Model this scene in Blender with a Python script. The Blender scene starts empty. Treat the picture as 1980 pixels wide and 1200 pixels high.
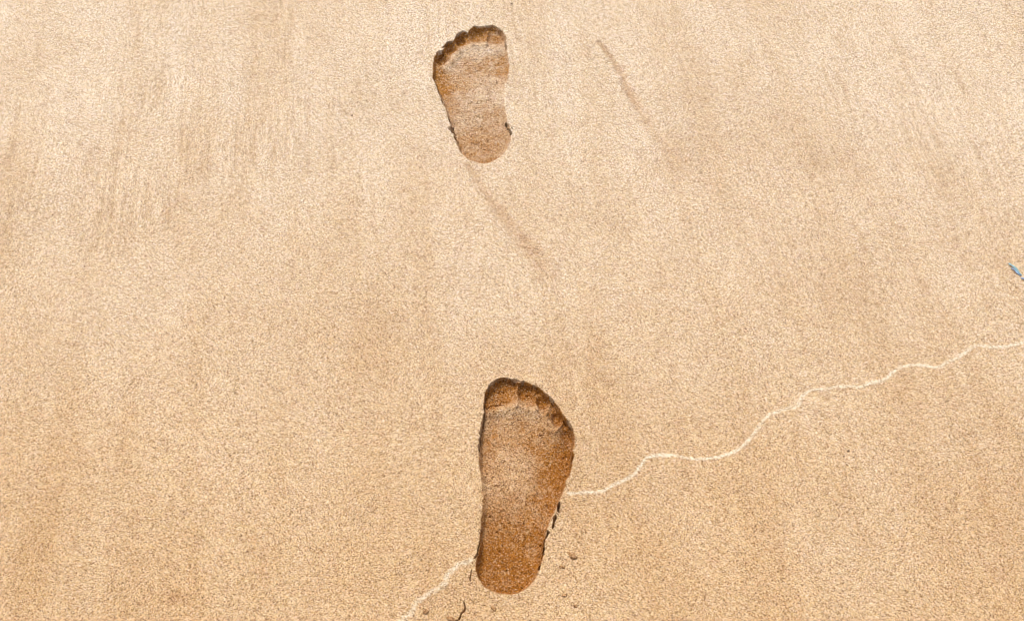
import bpy, bmesh, math, random
import numpy as np

S = bpy.context.scene
C = S.collection
R = math.radians

# ------------------------------------------------------------------ camera, sky, sun, exposure
CAM_H, PITCH, LENS = 1.25, R(53), 50.0
cam_d = bpy.data.cameras.new('camera'); cam = bpy.data.objects.new('camera', cam_d); C.objects.link(cam)
cam.location = (0, 0, CAM_H); cam.rotation_euler = (R(90) - PITCH, 0, 0)
cam_d.lens = LENS; cam_d.sensor_width = 36; cam_d.sensor_fit = 'HORIZONTAL'
cam_d.clip_start = 0.02; cam_d.clip_end = 500
S.camera = cam

SUN_EL, SUN_AZ = R(54), R(-26)          # azimuth from +Y (away from the viewer), negative = towards -X
w = bpy.data.worlds.new('World'); S.world = w; w.use_nodes = True
nt = w.node_tree; nt.nodes.clear()
sky = nt.nodes.new('ShaderNodeTexSky'); sky.sky_type = 'NISHITA'; sky.sun_disc = False
sky.sun_elevation = SUN_EL; sky.sun_rotation = SUN_AZ
sky.air_density = 1.0; sky.dust_density = 3.0; sky.ozone_density = 1.0
bg = nt.nodes.new('ShaderNodeBackground'); bg.inputs['Strength'].default_value = 0.13
ow = nt.nodes.new('ShaderNodeOutputWorld')
hs = nt.nodes.new('ShaderNodeHueSaturation'); hs.inputs['Saturation'].default_value = .25      # thin overcast
nt.links.new(sky.outputs[0], hs.inputs['Color']); nt.links.new(hs.outputs[0], bg.inputs[0]); nt.links.new(bg.outputs[0], ow.inputs[0])

sl = bpy.data.lights.new('sun', 'SUN'); sl.energy = 1.5; sl.angle = R(28); sl.color = (1.0, 0.945, 0.86)
so = bpy.data.objects.new('sun', sl); C.objects.link(so)
d = np.array([math.sin(SUN_AZ)*math.cos(SUN_EL), math.cos(SUN_AZ)*math.cos(SUN_EL), math.sin(SUN_EL)])
from mathutils import Vector
so.rotation_euler = Vector(d).to_track_quat('Z', 'Y').to_euler(); so.location = (0, 3, 5)

S.cycles.filter_width = 1.05
S.view_settings.view_transform = 'Standard'; S.view_settings.look = 'None'
S.view_settings.exposure = 0.57; S.view_settings.gamma = 1

# ------------------------------------------------------------------ helpers
FPX = LENS / 36.0 * 1980
CP, SP = math.cos(PITCH), math.sin(PITCH)
def g(u, v):
    """where the sand lies that the photograph shows at (u, v)"""
    a, b = u - 990.0, v - 600.0
    t = CAM_H / (FPX*SP + b*CP)
    return np.array([a*t, (FPX*CP - b*SP)*t])
def G(pts): return np.array([g(*p[:2]) for p in pts])

def sm(x, a=0.0, b=1.0):
    t = np.clip((x - a)/(b - a), 0, 1); return t*t*(3 - 2*t)

class Noise:
    def __init__(s, seed): s.t = np.random.RandomState(seed).rand(512, 512)
    def one(s, x, y):
        xi = np.floor(x).astype(int); yi = np.floor(y).astype(int)
        fx = x - xi; fy = y - yi
        fx = fx*fx*(3-2*fx); fy = fy*fy*(3-2*fy)
        T = s.t; a = xi & 511; b = yi & 511; a1 = (xi+1) & 511; b1 = (yi+1) & 511
        return (T[a, b]*(1-fx)*(1-fy) + T[a1, b]*fx*(1-fy) + T[a, b1]*(1-fx)*fy + T[a1, b1]*fx*fy)*2 - 1
    def f(s, x, y, scale, octaves=3, gain=.5):
        r = 0; amp = 1; sc = 1.0/scale
        for k in range(octaves):
            r = r + amp*s.one(x*sc + 37.7*k + 100, y*sc + 91.3*k + 100); amp *= gain; sc *= 2.03
        return r
N1, N2, N3 = Noise(3), Noise(11), Noise(29)

def seg_dist(px, py, poly, closed=False):
    """distance to a polyline and the running parameter (0..1) of the nearest point"""
    n = len(poly); m = n if closed else n - 1
    best = np.full(px.shape, 1e9); par = np.zeros(px.shape)
    for i in range(m):
        a = poly[i]; b = poly[(i+1) % n]; e = b - a; L = e @ e + 1e-18
        t = np.clip(((px-a[0])*e[0] + (py-a[1])*e[1])/L, 0, 1)
        dd = np.hypot(px - a[0] - t*e[0], py - a[1] - t*e[1])
        k = dd < best; best[k] = dd[k]; par[k] = ((i + t)/m)[k]
    return best, par
def inside(px, py, poly):
    r = np.zeros(px.shape, bool); n = len(poly)
    for i in range(n):
        x1, y1 = poly[i]; x2, y2 = poly[(i+1) % n]
        c = ((y1 > py) != (y2 > py))
        xx = (x2-x1)*(py-y1)/((y2-y1) + 1e-18) + x1
        r ^= c & (px < xx)
    return r
def smooth_poly(P, closed=True, k=4):
    P = np.asarray(P); n = len(P); out = []
    rng = range(n) if closed else range(n-1)
    for i in rng:
        p1, p2 = P[i], P[(i+1) % n]
        p0 = P[i-1] if (closed or i > 0) else p1
        p3 = P[(i+2) % n] if (closed or i+2 < n) else p2
        for j in range(k):
            t = j/k
            out.append(.5*((2*p1) + (-p0+p2)*t + (2*p0-5*p1+4*p2-p3)*t*t + (-p0+3*p1-3*p2+p3)*t**3))
    if not closed: out.append(P[-1])
    return np.array(out)
def shepard(x, y, ctrl, soft=0.010, power=3.0):
    pts = G(ctrl); num = 0; den = 0
    for p, c in zip(pts, ctrl):
        wgt = 1.0/(((x-p[0])**2 + (y-p[1])**2 + soft**2)**(power/2))
        num = num + wgt*c[2]; den = den + wgt
    return num/den

def tag(o, label=None, cat=None, group=None, kind=None):
    if label: o['label'] = label
    if cat: o['category'] = cat
    if group: o['group'] = group
    if kind: o['kind'] = kind
    return o

# ------------------------------------------------------------------ materials
def node(t, kind, **kw):
    n = t.nodes.new(kind)
    for k, v in kw.items(): setattr(n, k, v)
    return n
def ramp(t, stops, interp='LINEAR'):
    r = node(t, 'ShaderNodeValToRGB'); r.color_ramp.interpolation = interp
    e = r.color_ramp.elements
    while len(e) < len(stops): e.new(0.5)
    for el, (p, c) in zip(e, stops):
        el.position = p; el.color = (*c, 1) if len(c) == 3 else c
    return r
def mixc(t, fac, a, b, mode='MIX'):
    m = node(t, 'ShaderNodeMix', data_type='RGBA', blend_type=mode)
    for sock, val in ((m.inputs[0], fac), (m.inputs[6], a), (m.inputs[7], b)):
        if hasattr(val, 'is_linked'): t.links.new(val, sock)
        elif isinstance(val, (int, float)): sock.default_value = val
        else: sock.default_value = (*val, 1)
    return m.outputs[2]
def mth(t, op, a, b=0.0):
    m = node(t, 'ShaderNodeMath', operation=op)
    for sock, val in ((m.inputs[0], a), (m.inputs[1], b)):
        if hasattr(val, 'is_linked'): t.links.new(val, sock)
        else: sock.default_value = val
    return m.outputs[0]

def sand_material(name, grains, fine=1.0, damp_const=None, bumpk=1.0, tone_const=None, pale=None):
    """loose beach sand: every grain its own colour, damp where the attribute 'damp' says so"""
    m = bpy.data.materials.new(name); m.use_nodes = True; t = m.node_tree
    bs = t.nodes['Principled BSDF']; L = t.links.new
    pos = node(t, 'ShaderNodeNewGeometry').outputs['Position']
    # grains
    v1 = node(t, 'ShaderNodeTexVoronoi', feature='F1'); v1.inputs['Scale'].default_value = 1150*fine; L(pos, v1.inputs['Vector'])
    v2 = node(t, 'ShaderNodeTexVoronoi', feature='F1'); v2.inputs['Scale'].default_value = 980*fine; L(pos, v2.inputs['Vector'])
    s1 = node(t, 'ShaderNodeSeparateColor'); L(v1.outputs['Color'], s1.inputs[0])
    s2 = node(t, 'ShaderNodeSeparateColor'); L(v2.outputs['Color'], s2.inputs[0])
    r1 = ramp(t, grains, 'LINEAR'); L(s1.outputs[0], r1.inputs[0])
    r2 = ramp(t, [(0, (.52, .45, .40)), (.20, (.84, .77, .74)), (.45, (.98, .99, .91)), (.7, (1.05, .98, .99)), (1, (1.16, 1.15, 1.14))]); L(s2.outputs[1], r2.inputs[0])
    col = mixc(t, 0.9, r1.outputs[0], r2.outputs[0], 'MULTIPLY')
    rh = ramp(t, [(0, (1.08, .95, .85)), (.25, (1.05, 1.01, .90)), (.5, (1, 1, 1)), (.75, (1.0, .965, 1.03)), (1, (.95, .98, 1.10))]); L(s2.outputs[2], rh.inputs[0])
    col = mixc(t, .9, col, rh.outputs[0], 'MULTIPLY')
    # hue blotches a few centimetres wide
    n1 = node(t, 'ShaderNodeTexNoise'); n1.inputs['Scale'].default_value = 90; n1.inputs['Detail'].default_value = 2; L(pos, n1.inputs['Vector'])
    rb = ramp(t, [(.3, (.95, .885, .90)), (.5, (1, 1, 1)), (.7, (1.04, 1.045, .97))]); L(n1.outputs[0], rb.inputs[0])
    col = mixc(t, 0.4, col, rb.outputs[0], 'MULTIPLY')
    n2 = node(t, 'ShaderNodeTexNoise'); n2.inputs['Scale'].default_value = 5; n2.inputs['Detail'].default_value = 5; L(pos, n2.inputs['Vector'])
    rc = ramp(t, [(.3, (.93, .885, .83)), (.55, (1, 1, 1)), (.75, (1.03, 1.03, 1.04))]); L(n2.outputs[0], rc.inputs[0])
    col = mixc(t, 0.8, col, rc.outputs[0], 'MULTIPLY')
    # warmer, slightly darker sand towards the viewer
    if tone_const is None: ton = node(t, 'ShaderNodeAttribute', attribute_name='tone').outputs['Fac']
    else: ton = tone_const
    col = mixc(t, ton, col, mixc(t, 1.0, col, (.875, .748, .585), 'MULTIPLY'))
    # streaks the backwash combed into the sand
    flw = node(t, 'ShaderNodeAttribute', attribute_name='flow').outputs['Fac']
    sx = node(t, 'ShaderNodeSeparateXYZ'); L(pos, sx.inputs[0])
    def comb(a, b, z, det, rough):
        cx = node(t, 'ShaderNodeCombineXYZ'); L(mth(t, 'MULTIPLY', flw, a), cx.inputs[0]); L(mth(t, 'MULTIPLY', sx.outputs[1], b), cx.inputs[1]); cx.inputs[2].default_value = z
        n = node(t, 'ShaderNodeTexNoise'); n.inputs['Scale'].default_value = 1; n.inputs['Detail'].default_value = det; n.inputs['Roughness'].default_value = rough
        L(cx.outputs[0], n.inputs['Vector']); return n
    ns = comb(122, 9.0, 0, 3, .58); nw = comb(24, 2.4, 4.3, 3, .5)
    stk = node(t, 'ShaderNodeAttribute', attribute_name='streak').outputs['Fac']
    rs = ramp(t, [(.28, (.82, .755, .68)), (.44, (.965, .95, .935)), (.52, (1, 1, 1)), (.64, (1.09, 1.105, 1.125))]); L(ns.outputs[0], rs.inputs[0])
    col = mixc(t, mth(t, 'MULTIPLY', stk, 1.0), col, rs.outputs[0], 'MULTIPLY')
    rw = ramp(t, [(.33, (.89, .83, .75)), (.50, (1, 1, 1)), (.68, (1.03, 1.045, 1.08))]); L(nw.outputs[0], rw.inputs[0])
    col = mixc(t, .52, col, rw.outputs[0], 'MULTIPLY')
    # damp sand; its colour also carries the warm shade of the footprint pits
    if damp_const is None:
        dat = node(t, 'ShaderNodeAttribute', attribute_name='damp').outputs['Fac']
    else:
        dv = node(t, 'ShaderNodeValue'); dv.outputs[0].default_value = damp_const; dat = dv.outputs[0]
    nd = node(t, 'ShaderNodeTexNoise'); nd.inputs['Scale'].default_value = 620; nd.inputs['Detail'].default_value = 3; L(pos, nd.inputs['Vector'])
    gv = mth(t, 'ADD', mth(t, 'MULTIPLY', mth(t, 'SUBTRACT', nd.outputs[0], .5), 2.4), mth(t, 'MULTIPLY', mth(t, 'SUBTRACT', s1.outputs[1], .5), .9))
    spk = mth(t, 'MULTIPLY', gv, mth(t, 'MULTIPLY', dat, 1.05))
    dj = node(t, 'ShaderNodeClamp'); L(mth(t, 'MULTIPLY', dat, mth(t, 'ADD', spk, 1.06)), dj.inputs[0]); dj = dj.outputs[0]
    wet_shade_c = mixc(t, 1.0, col, (.51, .28, .075), 'MULTIPLY')  # wet sand colour, saturated further to warm the shaded pits
    col = mixc(t, dj, col, wet_shade_c)
    if pale is not None:       # pale fine grains, thinning out to bare sand at the margins
        pa = node(t, 'ShaderNodeAttribute', attribute_name='pale').outputs['Fac']
        rp = ramp(t, pale); L(s1.outputs[0], rp.inputs[0])
        np_ = node(t, 'ShaderNodeTexNoise'); np_.inputs['Scale'].default_value = 330; np_.inputs['Detail'].default_value = 4; L(pos, np_.inputs['Vector'])
        pf = node(t, 'ShaderNodeClamp'); L(mth(t, 'ADD', mth(t, 'MULTIPLY', pa, 1.5), mth(t, 'ADD', mth(t, 'MULTIPLY', np_.outputs[0], 1.7), -1.25)), pf.inputs[0])
        col = mixc(t, pf.outputs[0], col, rp.outputs[0])
    L(col, bs.inputs['Base Color'])
    rr = node(t, 'ShaderNodeMapRange'); rr.inputs[3].default_value = .78; rr.inputs[4].default_value = .85; L(dj, rr.inputs[0])
    L(rr.outputs[0], bs.inputs['Roughness'])
    bs.inputs['Specular IOR Level'].default_value = .06
    # relief of the grains
    nb = node(t, 'ShaderNodeTexNoise'); nb.inputs['Scale'].default_value = 420; nb.inputs['Detail'].default_value = 4; L(pos, nb.inputs['Vector'])
    b1 = node(t, 'ShaderNodeBump'); b1.inputs['Strength'].default_value = .16*bumpk; b1.inputs['Distance'].default_value = .0012
    L(mth(t, 'MULTIPLY', v1.outputs['Distance'], -1.0), b1.inputs['Height'])
    b2 = node(t, 'ShaderNodeBump'); b2.inputs['Strength'].default_value = .09*bumpk; b2.inputs['Distance'].default_value = .0012
    L(nb.outputs[0], b2.inputs['Height']); L(b1.outputs[0], b2.inputs['Normal'])
    b3 = node(t, 'ShaderNodeBump'); b3.inputs['Strength'].default_value = .8; b3.inputs['Distance'].default_value = .0038
    L(mth(t, 'MULTIPLY', ns.outputs[0], stk), b3.inputs['Height']); L(b2.outputs[0], b3.inputs['Normal'])
    L(b3.outputs[0], bs.inputs['Normal'])
    return m

GR = [(0, (.10, .06, .03)), (.07, (.26, .175, .10)), (.17, (.45, .335, .22)), (.34, (.575, .46, .32)), (.6, (.655, .55, .405)), (.82, (.735, .64, .51)), (1, (.85, .79, .70))]
M_sand = sand_material('beach_sand', GR)
GRP = [(0, (.28, .18, .10)), (.18, (.56, .45, .31)), (.45, (.71, .60, .44)), (1, (.84, .76, .62))]
M_pale = sand_material('pale_fine_sand', GR, pale=GRP)
M_clump = sand_material('damp_sand_clump', GR, 1.1, 0.45, 1.6, 1.0)
def plain(name, c, rough=.5, var=.25, scale=900):
    m = bpy.data.materials.new(name); m.use_nodes = True; t = m.node_tree; bs = t.nodes['Principled BSDF']
    pos = node(t, 'ShaderNodeNewGeometry').outputs['Position']
    n = node(t, 'ShaderNodeTexNoise'); n.inputs['Scale'].default_value = scale; t.links.new(pos, n.inputs['Vector'])
    r = ramp(t, [(.3, tuple(x*(1-var) for x in c)), (.7, tuple(min(1, x*(1+var)) for x in c))]); t.links.new(n.outputs[0], r.inputs[0])
    t.links.new(r.outputs[0], bs.inputs['Base Color']); bs.inputs['Roughness'].default_value = rough
    return m
M_speck = plain('dark_grit', (.11, .055, .025), .7)
M_blue = plain('blue_plastic', (.22, .40, .46), .35, .45, 500)
M_bluegrey = plain('faded_blue_plastic', (.30, .40, .62), .4, .25, 600)

# ------------------------------------------------------------------ traced shapes of the two footprints
FAR_OUT = [(917,52),(926,54.5),(936,53.5),(950.7,51.3),(960,54),(969.3,60),(976,68),(977.5,83),(980,96),(982,110),(984,123),(983,134),
 (981,146),(977,160),(974,178),(974,196),(977,214),(980.5,233),(985.5,250),(987,263),(984,277),(976,290),(965,302),(953,310),(940,314),(926.7,313),(914,309.5),
 (902,303),(893,294),(885,279),(879.5,263),(874.5,247),(868,225),(858.7,202),(849,176),(841,158),(837.5,145),(838,130),(838.3,115),(841,107),(847,100.5),
 (856,97.5),(860,93),(860,88),(867,80.5),(877,79.5),(880,74),(887,65),(898,62),(905,65),(908,59.5)]
NEAR_OUT = [(927,873),(929,845),(933,825),(936.5,802),(937.4,778),(939,761),(946.6,749),(959.4,737),(970.7,732.7),(982,732.5),(997,737),(1004,741.5),
 (1016,739.5),(1030,746),(1040,750),(1050,757),(1061.4,767),(1071,778.5),(1081,788.5),(1087,800),(1092,809),(1100,819),(1108,832),(1110.5,846),(1109,863),
 (1107,880),(1105,897),(1101,914),(1094,932),(1087,949),(1080,969),(1070,990.4),(1060,1014.5),(1053.5,1037),(1051.5,1049),(1048.7,1074),(1043,1095),
 (1033,1118),(1016,1135.6),(995,1145.5),(974,1146),(952.7,1140),(935.5,1128),(924.5,1110.6),(921,1091),(923.5,1072),(927.5,1051),(929.5,1028.7),(931,1009),
 (932,988),(934,962),(931.5,942),(928.5,912),(927,890)]
# toe pits: centre, half sizes in photograph pixels, extra depth (mm), damp and shade
FAR_TOES = [(957,70,19,16,1.8,.70),(923,65,14,10,3.4,.95),(891,73,10.5,9.5,5.0,1.0),(871,90,10.5,9,5.0,1.0),(852.5,108,11,10.5,5.0,.95)]
NEAR_TOES = [(967,759,29,27,2.2,.85),(1016,758,17,16,3.0,1.0),(1050,774,15,15,3.8,1.0),(1076,805,12.5,17,4.4,1.0),(1097,839,13,17,4.4,1.0)]
# the raised web of sand between toes and ball
FAR_WEB = [(975,92),(958,93),(940,86),(915,85),(897,89),(885,98),(874,107),(866,118),(857,126)]
NEAR_WEB = [(941,796),(958,793),(976,786),(998,784),(1018,786),(1038,793),(1055,803),(1066,818),(1074,833),(1086,845)]
# floor depth (mm)
FAR_D = [(957,68,6),(923,62,6),(890,71,6.5),(870,88,6.5),(852,107,7),(930,90,3.6),(885,98,4),(900,125,5.2),(945,112,4.6),(972,122,4.4),(850,150,9.5),(846,135,8),
 (960,160,2.8),(970,185,2.2),(935,180,2.6),(905,180,5),(868,190,7),(960,210,3),(935,245,7),(972,245,4.5),(898,262,7.5),(940,295,7),(975,275,6),(910,215,5.5),(878,225,7)]
NEAR_D = [(966,752,7),(1016,754,6.5),(1049,770,6.5),(1074,802,7),(1098,838,7.5),(1000,790,5.2),(945,785,6.5),(1060,810,5.5),(950,830,9),(1000,840,8.5),(1060,860,9.5),(1095,880,12),
 (1085,910,11.5),(940,880,7.5),(1000,890,7),(950,930,4.5),(1005,940,6.5),(1060,935,9),(945,975,4.5),(1000,990,7.5),(1050,1000,8),(945,1030,8.5),(990,1050,10),(1035,1060,10),(945,1090,10),(990,1110,9.5),(1025,1100,9)]
# damp of the pressed sand, with shade of toes and deep sides painted in
FAR_W = [(957,68,.62),(923,62,.85),(890,71,1),(870,88,1),(852,107,.9),(930,92,.12),(900,92,.12),(885,103,.15),(866,118,.25),(958,92,.2),(905,120,.50),(945,115,.48),(970,118,.55),(975,134,.6),(850,158,1),(846,135,.75),
 (872,150,.5),(920,140,.42),(962,155,.28),(970,185,.18),(930,175,.24),(895,185,.32),(865,190,.50),(945,215,.40),(965,225,.45),(935,250,.50),(972,250,.45),(900,265,.50),(940,295,.52),(975,280,.45),(905,220,.30)]
NEAR_W = [(960,750,.85),(990,760,.75),(1016,754,.95),(1049,768,1),(1076,802,1),(1098,838,1),(948,775,.85),(1000,788,.22),(1040,790,.24),(970,795,.24),(1060,812,.30),(1080,838,.45),(945,805,.35),(945,840,.62),(975,835,.55),(1015,830,.55),(1050,840,.5),
 (1060,870,.72),(1095,880,.95),(1085,912,1),(940,890,.5),(985,880,.30),(1005,905,.27),(1000,940,.36),(950,930,.30),(1060,940,.72),(945,975,.48),(1000,985,.52),(1050,990,.66),(935,1020,.62),(970,1025,.72),(1030,1040,.75),(950,1070,.95),(1000,1075,.95),(940,1105,.85),(990,1120,.75),(1030,1105,.85)]
# narrow gaps where the crust tore: points, half width (mm), depth (mm)
FAR_SLOTS = [([(917,51),(926,54),(936,52.5),(950,50.5),(960,53),(969,59)],.9,4),([(977,84),(979.5,96)],1.2,4.5),([(880,73.5),(887,64),(898,61.5),(905,66)],1.2,5),
 ([(855,92),(861,86),(867,80),(877,79)],1.3,6),([(845,101),(851,98.5),(858,98)],1.4,6),([(838,144),(840.5,154),(850,180),(858,203)],.8,4),
 ([(867,222),(872,234)],1.2,7),([(876,238),(874.5,243),(869.5,248)],3.0,14),([(873.5,249.5),(877.5,253.5)],2.6,12),([(879,257),(881,268)],.9,5),
 ([(977.5,234),(980,239),(981,242)],1.5,9),([(981,244),(985,250),(988.5,255.5),(987,260)],1.3,8),([(990,244),(991.5,250)],1.0,6)]
NEAR_SLOTS = [([(942,786),(949,779),(960,776),(974,776)],1.1,2.2),([(987,815),(998,809),(1008,806)],1.8,.7),([(1027,807),(1038,812),(1047,817)],1.8,.7),([(1004,742),(1002,752),(996,758)],.8,1.4),
 ([(936.7,800),(934.5,812),(933,823),(929.5,838),(928,855),(926.5,872)],1.15,8),([(938.5,762),(937,778),(936.6,800)],.8,6),([(940,760),(946,748.5),(958,737),(971,732),(983,732)],1.0,6),
 ([(985,733.5),(997,736),(1006,739)],1.1,6),([(1004,743),(1015,738.5)],1.0,6),([(1028,745.5),(1040,750)],1.1,6),([(1062,768),(1071,778.5)],1.1,6),([(1090,809),(1095,814),(1100,819),(1108,832)],1.4,7),
 ([(1107,879),(1105,897)],1.2,6),([(1081.5,971),(1080,980),(1079.5,990)],1.35,10),([(1074.5,995),(1071,1005),(1069,1015),(1068,1021)],1.5,10),([(1060.5,1023),(1058.5,1032),(1056,1040)],1.3,9),
 ([(1053,1040),(1051,1060),(1048,1078)],.9,7),([(1053,1057),(1052,1064)],1.5,7),([(1045,1091),(1042,1100)],1.0,6),([(928,1046),(923,1068),(918,1078)],.8,5),([(911,1100),(910,1112),(909,1121)],.5,4)]
LOOSE_CRACK = ([(897,1160),(899,1170),(898.5,1177),(892,1183),(889,1191),(886.5,1196),(878,1199.5)],.8,5)
FURROW_A = [(903,306),(918,340),(940,372),(962,400),(985,430),(1010,464),(1035,497),(1062,532),(1090,570),(1120,620)]
FURROW_B = [(1158,78),(1170,95),(1186,120),(1204,150),(1222,185),(1240,216),(1258,248),(1285,285),(1325,335)]

# ------------------------------------------------------------------ height field
def axis(segs):
    out = []
    for a, b, s in segs:
        n = max(1, int(round((b-a)/s))); out += list(np.linspace(a, b, n, endpoint=False))
    out.append(segs[-1][1]); return np.array(out)
def grow(a, b, s0, k=1.35):
    out = [a]; s = s0
    while out[-1] < b: out.append(out[-1] + s); s *= k
    return out[1:]
XN0, XN1 = -0.112, 0.080
far0, far1 = g(900, 326)[1], g(950, 40)[1]
near0, near1 = g(950, 1199)[1], g(950, 715)[1]
xs = axis([(-.85, XN0, .0022), (XN0, XN1, .0005), (XN1, .85, .0022)])
ys = axis([(.40, near0-.012, .004), (near0-.012, near1, .0005), (near1, far0, .003), (far0, far1, .00055), (far1, 1.75, .005)])
xs = np.concatenate([-np.array(grow(.85, 60, .01))[::-1], xs, grow(.85, 60, .01)])
ys = np.concatenate([(.40 - (np.array(grow(0, 60, .01))))[::-1], ys, grow(1.75, 60, .01)])
nx, ny = len(xs), len(ys)
X, Y = np.meshgrid(xs, ys)                     # rows = y
H = np.zeros_like(X); DAMP_SHADE = np.zeros_like(X); STK = np.zeros_like(X); TONE = np.zeros_like(X)
APEX = (-1.4, 15.6); FLOW = np.arctan2(X - APEX[0], APEX[1] - Y)*14.6     # the backwash ran down the beach in a slight fan

# gentle swells of the beach
H += .0022*N1.f(X, Y, .31, 3) + .0006*N2.f(X, Y, .055, 2)
# damp, faintly darker fan left by the backwash
pu = lambda u, v: g(u, v)
def blob(u, v, ru, rv, amt):
    c = g(u, v); a = abs(g(u+ru, v)[0]-g(u-ru, v)[0])/2; b = abs(g(u, v-rv)[1]-g(u, v+rv)[1])/2
    return amt*np.exp(-(((X-c[0])/a)**2 + ((Y-c[1])/b)**2))
wob = .55 + .45*N3.f(X, Y, .12, 3)
STK += .30*sm(Y, .82, 1.12) + .06
STK += blob(250, 320, 280, 150, .42) + blob(420, 200, 220, 130, .42) + blob(620, 220, 130, 140, .3) + blob(800, 60, 240, 70, .25) + blob(1060, 110, 110, 160, .22) + blob(1620, 330, 300, 200, .22)
STK = np.clip(STK*(.85 + .5*N3.f(X, Y, .10, 2)), 0, 1)
grad = sm(Y, 1.30, .60)                        # rises from the far sand to the near sand
TONE += np.clip(sm(Y, 1.36, .50)*(1 + .22*N2.f(X, Y, .2, 3)) + .03*N1.f(X, Y, .03, 2), 0, 1.2)
DAMP_SHADE += (blob(250, 300, 220, 130, .05) + blob(1500, 330, 330, 200, .08) + blob(1330, 310, 110, 70, .10) + blob(1850, 560, 160, 120, .08) + blob(346, 1156, 22, 14, .40))*np.clip(.8+.6*N1.f(X, Y, .04, 3), 0, 2)

owner = np.zeros(X.shape, int)                 # vertex field, used for the face owner later
GROUPS = {}
# furrows: a low scarp, bright to the left, dark to the right
for poly, wd, dep, dm in ((FURROW_A, .0080, .0024, .27), (FURROW_B, .0050, .0031, .31)):
    P = smooth_poly(G(poly), False, 5)
    wxx = X + .0022*N2.f(X, Y, .018, 3); dd, tt = seg_dist(wxx, Y, P)
    wt = wd*(.40 + 1.5*tt)
    k = np.exp(-(dd/wt)**2)*sm(tt, 0, .05)*(1 - sm(tt, .48, 1.0))*np.clip(1 + .28*N1.f(X, Y, .030, 3), .1, 1.5)
    dl, tl = seg_dist(wxx + wt*1.7, Y, P)
    kl = np.exp(-(dl/(wt*1.2))**2)*sm(tl, 0, .08)*(1 - sm(tl, .3, .95))
    H -= dep*k; H += dep*.42*kl                # scoured groove with a low bank on its left
    DAMP_SHADE += dm*k; STK *= 1 - .8*np.exp(-(dd/.03)**2)  # tints the groove darker as well
# footprints
def footprint_field(out, toes, web, Dp, Wp, slots, seed, arch_soft, wk, web_h, ridges):
    nz = Noise(seed)
    poly = smooth_poly(G(out), True, 3)
    x0, y0 = poly.min(0) - .02; x1, y1 = poly.max(0) + .02
    i0, i1 = np.searchsorted(xs, [x0, x1]); j0, j1 = np.searchsorted(ys, [y0, y1])
    sl_ = (slice(j0, j1), slice(i0, i1)); x, y = X[sl_], Y[sl_]
    wx = x + .0008*nz.f(x, y, .006, 3); wy = y + .0008*nz.f(x + 5, y + 5, .006, 3)
    dist, _ = seg_dist(wx, wy, poly, True); ins = inside(wx, wy, poly); sd = np.where(ins, -dist, dist)
    depth = shepard(x, y, Dp)*1e-3
    edge = shepard(x, y, arch_soft, .012)*1e-3
    prof = sm(-sd/edge, -.15, 1)
    h = -depth*prof
    # toe pits
    for (u, v, ru, rv, dmm, wt) in toes:
        c = g(u, v); a = abs(g(u+ru, v)[0]-g(u-ru, v)[0])/2; b = abs(g(u, v-rv)[1]-g(u, v+rv)[1])/2
        q = np.sqrt(((wx-c[0])/a)**2 + ((wy-c[1])/b)**2)
        h -= dmm*1e-3*(1 - sm(q, .45, 1.08))*sm(-sd, -.0004, .0022)
    # web between toes and ball
    dw, _ = seg_dist(wx, wy, smooth_poly(G(web), False, 4))
    h += web_h*np.exp(-(dw/.0062)**2)*sm(-sd, 0, .004)
    for a_, b_ in ridges:
        dr, tr = seg_dist(wx, wy, G([a_, b_])); h += .0026*np.exp(-(dr/.0019)**2)*sm(-sd, -.0002, .002)
    # crumbly floor
    crumb = nz.f(x, y, .0026, 3)*.00042 + np.clip(nz.f(x+3, y+7, .0085, 3), 0, 2)*.0003 - np.clip(nz.f(x+13, y+2, .0034, 2)-.85, 0, 2)*.004
    h += crumb*sm(-sd, 0, .002)
    # sand pushed up round the rim
    h += .0010*np.exp(-((sd-.003)/.004)**2)*(sd > -.001)*(.6+.6*nz.f(x, y, .03, 2))*np.clip(depth/.006, 0, 1)
    damp = shepard(x, y, Wp, .008, 3.5)*wk  # real damp plus shade of the toes and deep sides, as colour
    damp = np.clip(damp*(1 + .24*nz.f(x+9, y+1, .007, 3)), 0, 1.2)*sm(-sd, -.0018, .0006)
    H[sl_] += h; DAMP_SHADE[sl_] = np.maximum(DAMP_SHADE[sl_], 0) * (1 - sm(-sd, -.001, .001)*.7) + damp
    STK[sl_] *= 1 - sm(-sd, -.002, .002)
    crack = np.zeros(x.shape); which = np.zeros(x.shape, int); n_ = 0
    for pts, hw, dmm in slots:
        ck = carve(sl_, pts, hw, dmm, nz); n_ += 1; which[ck > np.maximum(crack, .02)] = n_
        crack = np.maximum(crack, ck)
    return sl_, sd, crack, which
def carve(sl_, pts, hw, dmm, nz):
    x, y = X[sl_], Y[sl_]
    ax = x + .0007*nz.f(x+1, y+3, .0028, 2); ay = y + .0007*nz.f(x+7, y+9, .0028, 2)
    dd, tt = seg_dist(ax, ay, smooth_poly(G(pts), False, 3) if len(pts) > 2 else G(pts))
    wv = hw*1e-3*(.35 + .65*np.sqrt(np.clip(4*tt*(1-tt), 0, 1)))*(.75 + .5*nz.f(x, y, .004, 2))
    k = 1 - sm(dd, .45*np.clip(wv, 1e-4, 1), 1.35*np.clip(wv, 1e-4, 1))
    H[sl_] -= k*dmm*1e-3
    return k
FAR_E = [(957,60,3),(976,90,3),(983,118,5),(980,138,10),(968,165,16),(968,195,14),(985,250,5),(940,310,5),(900,300,3.5),(870,230,2.5),(845,165,2.2),(840,120,2.2),(870,85,2),(890,68,2),(915,58,2.2)]
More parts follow.
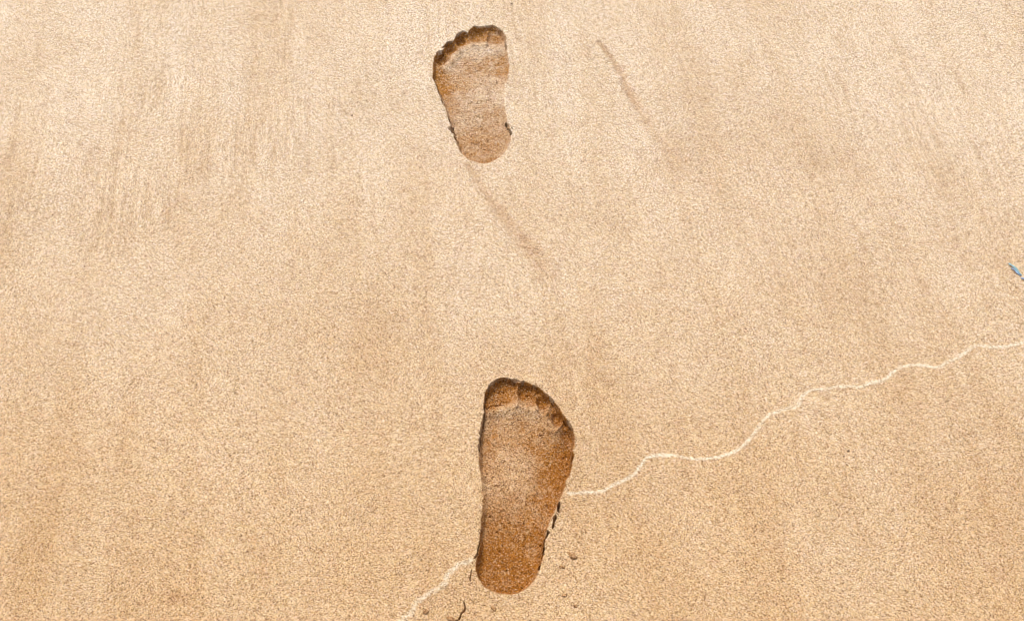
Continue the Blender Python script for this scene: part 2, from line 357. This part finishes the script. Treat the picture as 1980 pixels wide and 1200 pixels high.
NEAR_E = [(940,760,2.0),(970,735,2.0),(1016,742,2.0),(1060,768,1.8),(1090,806,1.8),(1109,845,2.0),(1104,900,2.6),(1085,950,3),(1060,1015,2.6),(1048,1075,2.6),(1030,1120,4),(985,1145,5.5),(930,1120,4),(922,1080,2.5),(929,1030,3),(933,960,7),(928,900,4),(930,850,2)]
FAR = footprint_field(FAR_OUT, FAR_TOES, FAR_WEB, FAR_D, FAR_W, FAR_SLOTS, 51, FAR_E, 1.25, .0024, [((943,58),(940,84)),((907,66),(915,84)),((880,80),(890,97)),((861,97),(874,117))])
NEAR = footprint_field(NEAR_OUT, NEAR_TOES, NEAR_WEB, NEAR_D, NEAR_W, NEAR_SLOTS, 77, NEAR_E, 1.12, .0034, [((1002,745),(999,784)),((1034,754),(1039,790)),((1062,776),(1056,800)),((1088,815),(1074,835))])
P = G(LOOSE_CRACK[0]); a0 = P.min(0)-.006; a1 = P.max(0)+.006
ci = np.searchsorted(xs, [a0[0], a1[0]]); cj = np.searchsorted(ys, [a0[1], a1[1]])
LC = (slice(cj[0], cj[1]), slice(ci[0], ci[1])); lc_k = carve(LC, *LOOSE_CRACK, Noise(5))

def surf(x, y, H=None):
    """height of the finished sand at a point (or another field of it)"""
    H = globals()["H"] if H is None else H
    i = min(max(np.searchsorted(xs, x)-1, 0), nx-2); j = min(max(np.searchsorted(ys, y)-1, 0), ny-2)
    fx = (x-xs[i])/(xs[i+1]-xs[i]); fy = (y-ys[j])/(ys[j+1]-ys[j])
    return (H[j,i]*(1-fx)+H[j,i+1]*fx)*(1-fy) + (H[j+1,i]*(1-fx)+H[j+1,i+1]*fx)*fy

# vertex normals of the whole sheet, so that the pieces cut from it meet without a seam
dHy, dHx = np.gradient(H, ys, xs)
NRM = np.stack([-dHx, -dHy, np.ones_like(H)], -1); NRM /= np.linalg.norm(NRM, axis=-1, keepdims=True)

# ------------------------------------------------------------------ who owns which face
fx_, fy_ = (xs[:-1]+xs[1:])/2, (ys[:-1]+ys[1:])/2
OWN = np.zeros((ny-1, nx-1), int)
def facefield(a): return (a[:-1,:-1]+a[1:,:-1]+a[:-1,1:]+a[1:,1:])/4
def claim(res, toes, base, vb, vh):
    sl_, sd, crack, which = res
    js, is_ = slice(sl_[0].start, sl_[0].stop-1), slice(sl_[1].start, sl_[1].stop-1)
    o = OWN[js, is_]; f = facefield(sd); ck = facefield(crack)
    x, y = np.meshgrid(fx_[is_], fy_[js])
    ins = f < .0004
    part = np.where(y > g(950, vb)[1], 6, np.where(y > g(950, vh)[1], 7, 8))
    bq = np.full(x.shape, 1.22)
    for k, (u, v, ru, rv, *_r) in enumerate(toes):
        c = g(u, v); a = abs(g(u+ru, v)[0]-g(u-ru, v)[0])/2; b = abs(g(u, v-rv)[1]-g(u, v+rv)[1])/2
        q = np.sqrt(((x-c[0])/a)**2 + ((y-c[1])/b)**2); t = q < bq
        part[t] = k+1; bq[t] = q[t]
    o[ins] = base + part[ins]
    wf = which[:-1, :-1]; sel = (~ins) & (ck > .25) & (wf > 0); o[sel] = base + 10 + wf[sel]
claim(FAR, FAR_TOES, 100, 152, 218)
claim(NEAR, NEAR_TOES, 200, 912, 1008)
js, is_ = slice(LC[0].start, LC[0].stop-1), slice(LC[1].start, LC[1].stop-1)
oo = OWN[js, is_]; oo[(facefield(lc_k) > .2) & (oo == 0)] = 2
XF, YF = np.meshgrid(fx_, fy_)
for idx, poly, wd in ((3, FURROW_A, .0095), (4, FURROW_B, .0065)):
    P = smooth_poly(G(poly), False, 5); b0 = P.min(0)-.03; b1 = P.max(0)+.03
    i0, i1 = np.searchsorted(fx_, [b0[0], b1[0]]); j0, j1 = np.searchsorted(fy_, [b0[1], b1[1]])
    dd, tt = seg_dist(XF[j0:j1, i0:i1], YF[j0:j1, i0:i1], P)
    o = OWN[j0:j1, i0:i1]; o[(dd < wd*(.45+.75*tt)) & (tt > .005) & (tt < .92) & (o == 0)] = idx

VI = np.arange(nx*ny).reshape(ny, nx)
def sheet_piece(name, code, mat, parent=None):
    jj, ii = np.nonzero(OWN == code)
    if len(jj) == 0: return None
    q = np.stack([VI[jj, ii], VI[jj, ii+1], VI[jj+1, ii+1], VI[jj+1, ii]], 1)
    used, inv = np.unique(q.ravel(), return_inverse=True)
    off = np.zeros(3)
    if parent is not None: off = np.array(parent.location)
    co = np.stack([X.ravel()[used], Y.ravel()[used], H.ravel()[used]], 1) - off
    me = bpy.data.meshes.new(name)
    me.vertices.add(len(used)); me.vertices.foreach_set('co', co.astype(np.float32).ravel())
    nf = len(q); me.loops.add(nf*4); me.loops.foreach_set('vertex_index', inv.astype(np.int32).ravel())
    me.polygons.add(nf); me.polygons.foreach_set('loop_start', np.arange(0, nf*4, 4, dtype=np.int32))
    me.update(calc_edges=True)
    me.polygons.foreach_set('use_smooth', np.ones(nf, bool))
    for nm, arr in (('damp', DAMP_SHADE), ('streak', STK), ('tone', TONE), ('flow', FLOW)):
        at = me.attributes.new(nm, 'FLOAT', 'POINT'); at.data.foreach_set('value', arr.ravel()[used].astype(np.float32))
    me.normals_split_custom_set_from_vertices(NRM.reshape(-1, 3)[used].tolist())
    me.materials.append(mat)
    o = bpy.data.objects.new(name, me); C.objects.link(o)
    if parent is not None: o.parent = parent
    return o

def crack_piece(code, e):
    # one torn gap in the crust beside the print; stray crumbs of a few faces stay with the sand
    jj, ii = np.nonzero(OWN == code); left = set(zip(jj.tolist(), ii.tolist())); comps = []
    while left:
        st = [left.pop()]; comp = []
        while st:
            a, b = st.pop(); comp.append((a, b))
            for q in ((a+1, b), (a-1, b), (a, b+1), (a, b-1)):
                if q in left: left.discard(q); st.append(q)
        comps.append(comp)
    comps.sort(key=len, reverse=True)
    for n, comp in enumerate(comps):
        if n or len(comp) < 14:
            for a, b in comp: OWN[a, b] = 0
    if comps and len(comps[0]) >= 14: sheet_piece('rim_crack', code, M_sand, e)
def footprint(base, uv, label):
    c = g(*uv); e = bpy.data.objects.new('footprint', None); C.objects.link(e)
    e.location = (c[0], c[1], surf(*c)); e.empty_display_size = .05
    tag(e, label, 'footprint', 'bare footprints pressed into the sand')
    for k in range(1, 6): sheet_piece('toe_print', base+k, M_sand, e)
    sheet_piece('ball_print', base+6, M_sand, e); sheet_piece('arch_print', base+7, M_sand, e)
    sheet_piece('heel_print', base+8, M_sand, e); 
    for k in range(11, 40): crack_piece(base+k, e)
    return e
footprint(100, (915, 190), 'smaller and paler bare left footprint farther up the sand, its inner arch barely marked')
footprint(200, (1005, 940), 'larger and darker bare right footprint in the foreground, interrupting the pale wavy line')
tag(sheet_piece('sand', 0, M_sand), kind='structure')
tag(sheet_piece('sand_crack', 2, M_sand), 'thin dark branching crack in the sand below the heel of the nearer footprint', 'crack')
tag(sheet_piece('sand_furrow', 3, M_sand), 'faint darker furrow slanting down from the heel of the farther footprint', 'furrow', 'backwash furrows in the sand')
tag(sheet_piece('sand_furrow', 4, M_sand), 'faint darker furrow starting at a sharp point beside the toes of the farther footprint', 'furrow', 'backwash furrows in the sand')

# ------------------------------------------------------------------ the swash line: a low wavy ridge of pale fine sand
def swash(poly, label, seed, w0, pale):
    rnd = Noise(seed)
    P = smooth_poly(G(poly), False, 10)
    s = np.concatenate([[0], np.cumsum(np.hypot(*np.diff(P, axis=0).T))])
    n = int(s[-1]/.0009); t = np.linspace(0, s[-1], n)
    x = np.interp(t, s, P[:, 0]); y = np.interp(t, s, P[:, 1])
    x = x + .0005*rnd.f(t, t*0, .011, 3); y = y + .0005*rnd.f(t, t*0+3, .011, 3)
    tx, ty = np.gradient(x), np.gradient(y); l = np.hypot(tx, ty); nxv, nyv = -ty/l, tx/l
    M = 25; V = []; F = []; AT = {'pale': [], 'tone': [], 'flow': [], 'streak': [], 'damp': []}
    for i in range(n):
        wl = w0*(1 + .20*1.3*rnd.f(t[i], 1.0, .014, 4)); wr = w0*(1 + .20*1.3*rnd.f(t[i], 7.0, .011, 4))
        end = min(1, t[i]/.004, (s[-1]-t[i])/.004); wl *= max(end, .15); wr *= max(end, .15)
        hh = .00042*(1 + .5*rnd.f(t[i], 4.0, .01, 3))*max(end, .1)
        for k in range(M):
            a = -1 + 2*k/(M-1); off = a*(wl if a > 0 else wr)
            px, py = x[i]+nxv[i]*off, y[i]+nyv[i]*off
            z = surf(px, py) + hh*(1-a*a)**1.1 - .00022*abs(a)**3 + .00030*rnd.f(px, py, .0017, 3)*(.35 + .65*abs(a)) + .00006
            V.append((px, py, z))
            for nm, A in (('tone', TONE), ('flow', FLOW), ('streak', STK), ('damp', DAMP_SHADE)): AT[nm].append(surf(px, py, A) if nm != 'damp' else 0.0)
            AT['pale'].append(pale*(1-abs(a)**1.6)*max(end, .2)*(1 + .15*rnd.f(t[i], 2.0, .02, 2)))
    for i in range(n-1):
        for k in range(M-1):
            b = i*M+k; F.append((b, b+M, b+M+1, b+1))
    me = bpy.data.meshes.new('swash_line'); me.from_pydata(V, [], F); me.update()
    bm = bmesh.new(); bm.from_mesh(me); bmesh.ops.recalc_face_normals(bm, faces=bm.faces)
    if sum(f.normal.z for f in bm.faces) < 0: bmesh.ops.reverse_faces(bm, faces=bm.faces)
    bm.to_mesh(me); bm.free()
    for nm, vals in AT.items():
        at = me.attributes.new(nm, 'FLOAT', 'POINT'); at.data.foreach_set('value', np.array(vals, np.float32))
    me.polygons.foreach_set('use_smooth', np.ones(len(me.polygons), bool)); me.materials.append(M_pale)
    o = bpy.data.objects.new('swash_line', me); C.objects.link(o)
    return tag(o, label, 'swash line', 'pale wavy swash line on the sand')
LINE_R = [(1091,955.5),(1104,954),(1124,952),(1140,951.5),(1166,949),(1185,938),(1205,929),(1222,919),(1232,908),(1243,894),(1252,885),(1268,880),(1290,880.5),(1308,881),(1328,885),(1350,887),(1378,886.5),(1400,880),(1420,873),(1434,864),
 (1446,852),(1458,839),(1470,824),(1480,810),(1490,801),(1506,794),(1528,790),(1540,786),(1545,777),(1553,765),(1565,755),(1590,752.5),(1612,749),(1640,747),(1664,748),(1682,740),(1708,735),(1720,726),(1738,712),(1760,707),(1784,707.5),(1815,710),(1828,702),(1848,693),(1862,684),(1880,672),(1896,668),(1924,671),(1955,667),(1980,661),(2010,655),(2060,661),(2110,640),(2180,620)]
LINE_L = [(919,1078),(905,1083),(888,1088),(878,1097),(868,1106),(863,1114),(860,1124),(850,1133),(838,1141),(822,1149),(812,1157),(805,1165),(801,1174),(796,1183),(788,1190),(776,1199),(760,1212),(735,1225)]
swash(LINE_R, 'long pale wavy ridge of fine sand running from the nearer footprint to the right edge', 21, .0036, .72)
swash(LINE_L, 'short pale wavy ridge of fine sand running from the heel down to the bottom edge', 22, .0050, .58)

# ------------------------------------------------------------------ small lumps and grit lying on the sand
def lump(name, uv, size, label, mat, seed, group=None, cat='sand clump', flat=.6, lobes=7, sink=.3):
    """a crumb of sand: a few ragged lobes grown together and half sunk"""
    rnd = random.Random(seed); nz = Noise(seed+200); bm = bmesh.new()
    for k in range(lobes):
        r = size*(.8 if k == 0 else rnd.uniform(.25, .62))
        a = rnd.uniform(0, 6.28); q = rnd.uniform(.45, 1.05); o = Vector((0, 0, 0)) if k == 0 else Vector((math.cos(a)*size*q*1.15, math.sin(a)*size*q*.6, rnd.uniform(-.1, .3)*size))
        res = bmesh.ops.create_icosphere(bm, subdivisions=3, radius=1)
        for v in res['verts']:
            p = v.co.copy(); f = 1 + .34*float(nz.f(np.array(p.x*2+k*5), np.array(p.y*2+p.z*3), 1, 4))
            v.co = Vector((p.x*r*f*1.15, p.y*r*f*.85, p.z*r*f*flat)) + o
    me = bpy.data.meshes.new(name); bm.to_mesh(me); bm.free()
    me.polygons.foreach_set('use_smooth', np.ones(len(me.polygons), bool)); me.materials.append(mat)
    ob = bpy.data.objects.new(name, me); C.objects.link(ob)
    c = g(*uv); ob.location = (c[0], c[1], surf(*c) + size*flat*(1-sink*2)*.4); ob.rotation_euler.z = rnd.uniform(-.7, .4)
    return tag(ob, label, cat, group)
GC = 'small damp sand clumps around the nearer heel'
lump('sand_clump', (1107,1075), .0036, 'biggest of the small brown sand clumps right of the nearer heel', M_clump, 1, GC)
lump('sand_clump', (1085,1096), .0022, 'tiny brown sand clump just left of and below the biggest clump by the heel', M_clump, 2, GC)
lump('sand_clump', (1092,1151), .0020, 'tiny dark sand clump below and right of the nearer heel, level with its tip', M_clump, 3, GC)
lump('sand_clump', (1112,1171), .0019, 'lowest tiny sand clump to the lower right of the nearer heel', M_clump, 4, GC)
lump('sand_clump', (953,1173), .0024, 'small brown sand clump directly below the tip of the nearer heel', M_clump, 5, GC)
lump('sand_clump', (823,1181), .0030, 'small brown sand clump beside the bottom end of the short pale line', M_clump, 6, GC)
lump('sand_clump', (872,1196), .0034, 'orange brown sand clump at the bottom edge next to the thin crack', M_clump, 7, GC)
GS = 'dark grit specks on bare sand'
lump('grit_speck', (1640,873), .0015, 'dark brown speck on the open sand below the long pale line', M_speck, 8, GS, 'speck', .5, 3)
lump('grit_speck', (1631,883), .0011, 'very small dark speck just below left of the brown speck under the long line', M_speck, 9, GS, 'speck', .5, 2)
lump('grit_speck', (680,222), .0015, 'small dark speck on the sand left of the farther footprint', M_speck, 10, GS, 'speck', .5, 2)
lump('grit_speck', (990,8.5), .0017, 'small dark speck near the top edge above the farther footprint', M_speck, 11, GS, 'speck', .5, 2)

# ------------------------------------------------------------------ scrap of blue thread half buried at the right edge
def strand(name, pts, r0, mat, parent=None, twist=5.0):
    P = np.array(pts); n = 40; t = np.linspace(0, len(P)-1, n); Q = np.stack([np.interp(t, range(len(P)), P[:, k]) for k in range(3)], 1)
    V, F = [], []; m = 10
    for i in range(n):
        tg = Q[min(i+1, n-1)] - Q[max(i-1, 0)]; tg /= np.linalg.norm(tg); up = np.array([0, 0, 1.0]); sd = np.cross(tg, up); sd /= np.linalg.norm(sd); up = np.cross(sd, tg)
        f = i/(n-1); rr = r0*(.35 + .65*math.sin(math.pi*min(1, max(0, f*.85+.12)))**.6)
        for k in range(m):
            a = 2*math.pi*k/m + twist*f; lob = 1 + .28*math.cos(2*(2*math.pi*k/m))
            V.append(Q[i] + rr*lob*(math.cos(a)*sd + .7*math.sin(a)*up))
    for i in range(n-1):
        for k in range(m): F.append((i*m+k, i*m+(k+1) % m, (i+1)*m+(k+1) % m, (i+1)*m+k))
    F.append(tuple(range(m))[::-1]); F.append(tuple((n-1)*m+k for k in range(m)))
    me = bpy.data.meshes.new(name); me.from_pydata([tuple(v) for v in V], [], F); me.update()
    me.polygons.foreach_set('use_smooth', np.ones(len(me.polygons), bool)); me.materials.append(mat)
    o = bpy.data.objects.new(name, me); C.objects.link(o)
    if parent: o.parent = parent
    return o
c = g(1962, 522); base = Vector((c[0], c[1], surf(*c)))
th = bpy.data.objects.new('thread_scrap', None); C.objects.link(th); th.location = base; th.empty_display_size = .02
tag(th, 'short frayed scrap of blue plastic thread lying on the sand by the right edge', 'thread')
def loc(u, v, z): q = g(u, v); return (q[0]-base.x, q[1]-base.y, surf(*q)-base.z+z)
strand('fibre', [loc(1950,510.5,.0012), loc(1957,517,.0026), loc(1963,523,.0026), loc(1969,529,.0016), loc(1975,533,.0003)], .0012, M_blue, th)
strand('fibre', [loc(1955,519,.0006), loc(1961,524,.0018), loc(1967,530,.0014), loc(1973,534,.0004)], .0008, M_bluegrey, th)
strand('frayed_end', [loc(1974,538,.0005), loc(1979,541.5,.0020), loc(1986,545,.0022), loc(1996,552,.0008)], .0012, M_bluegrey, th)
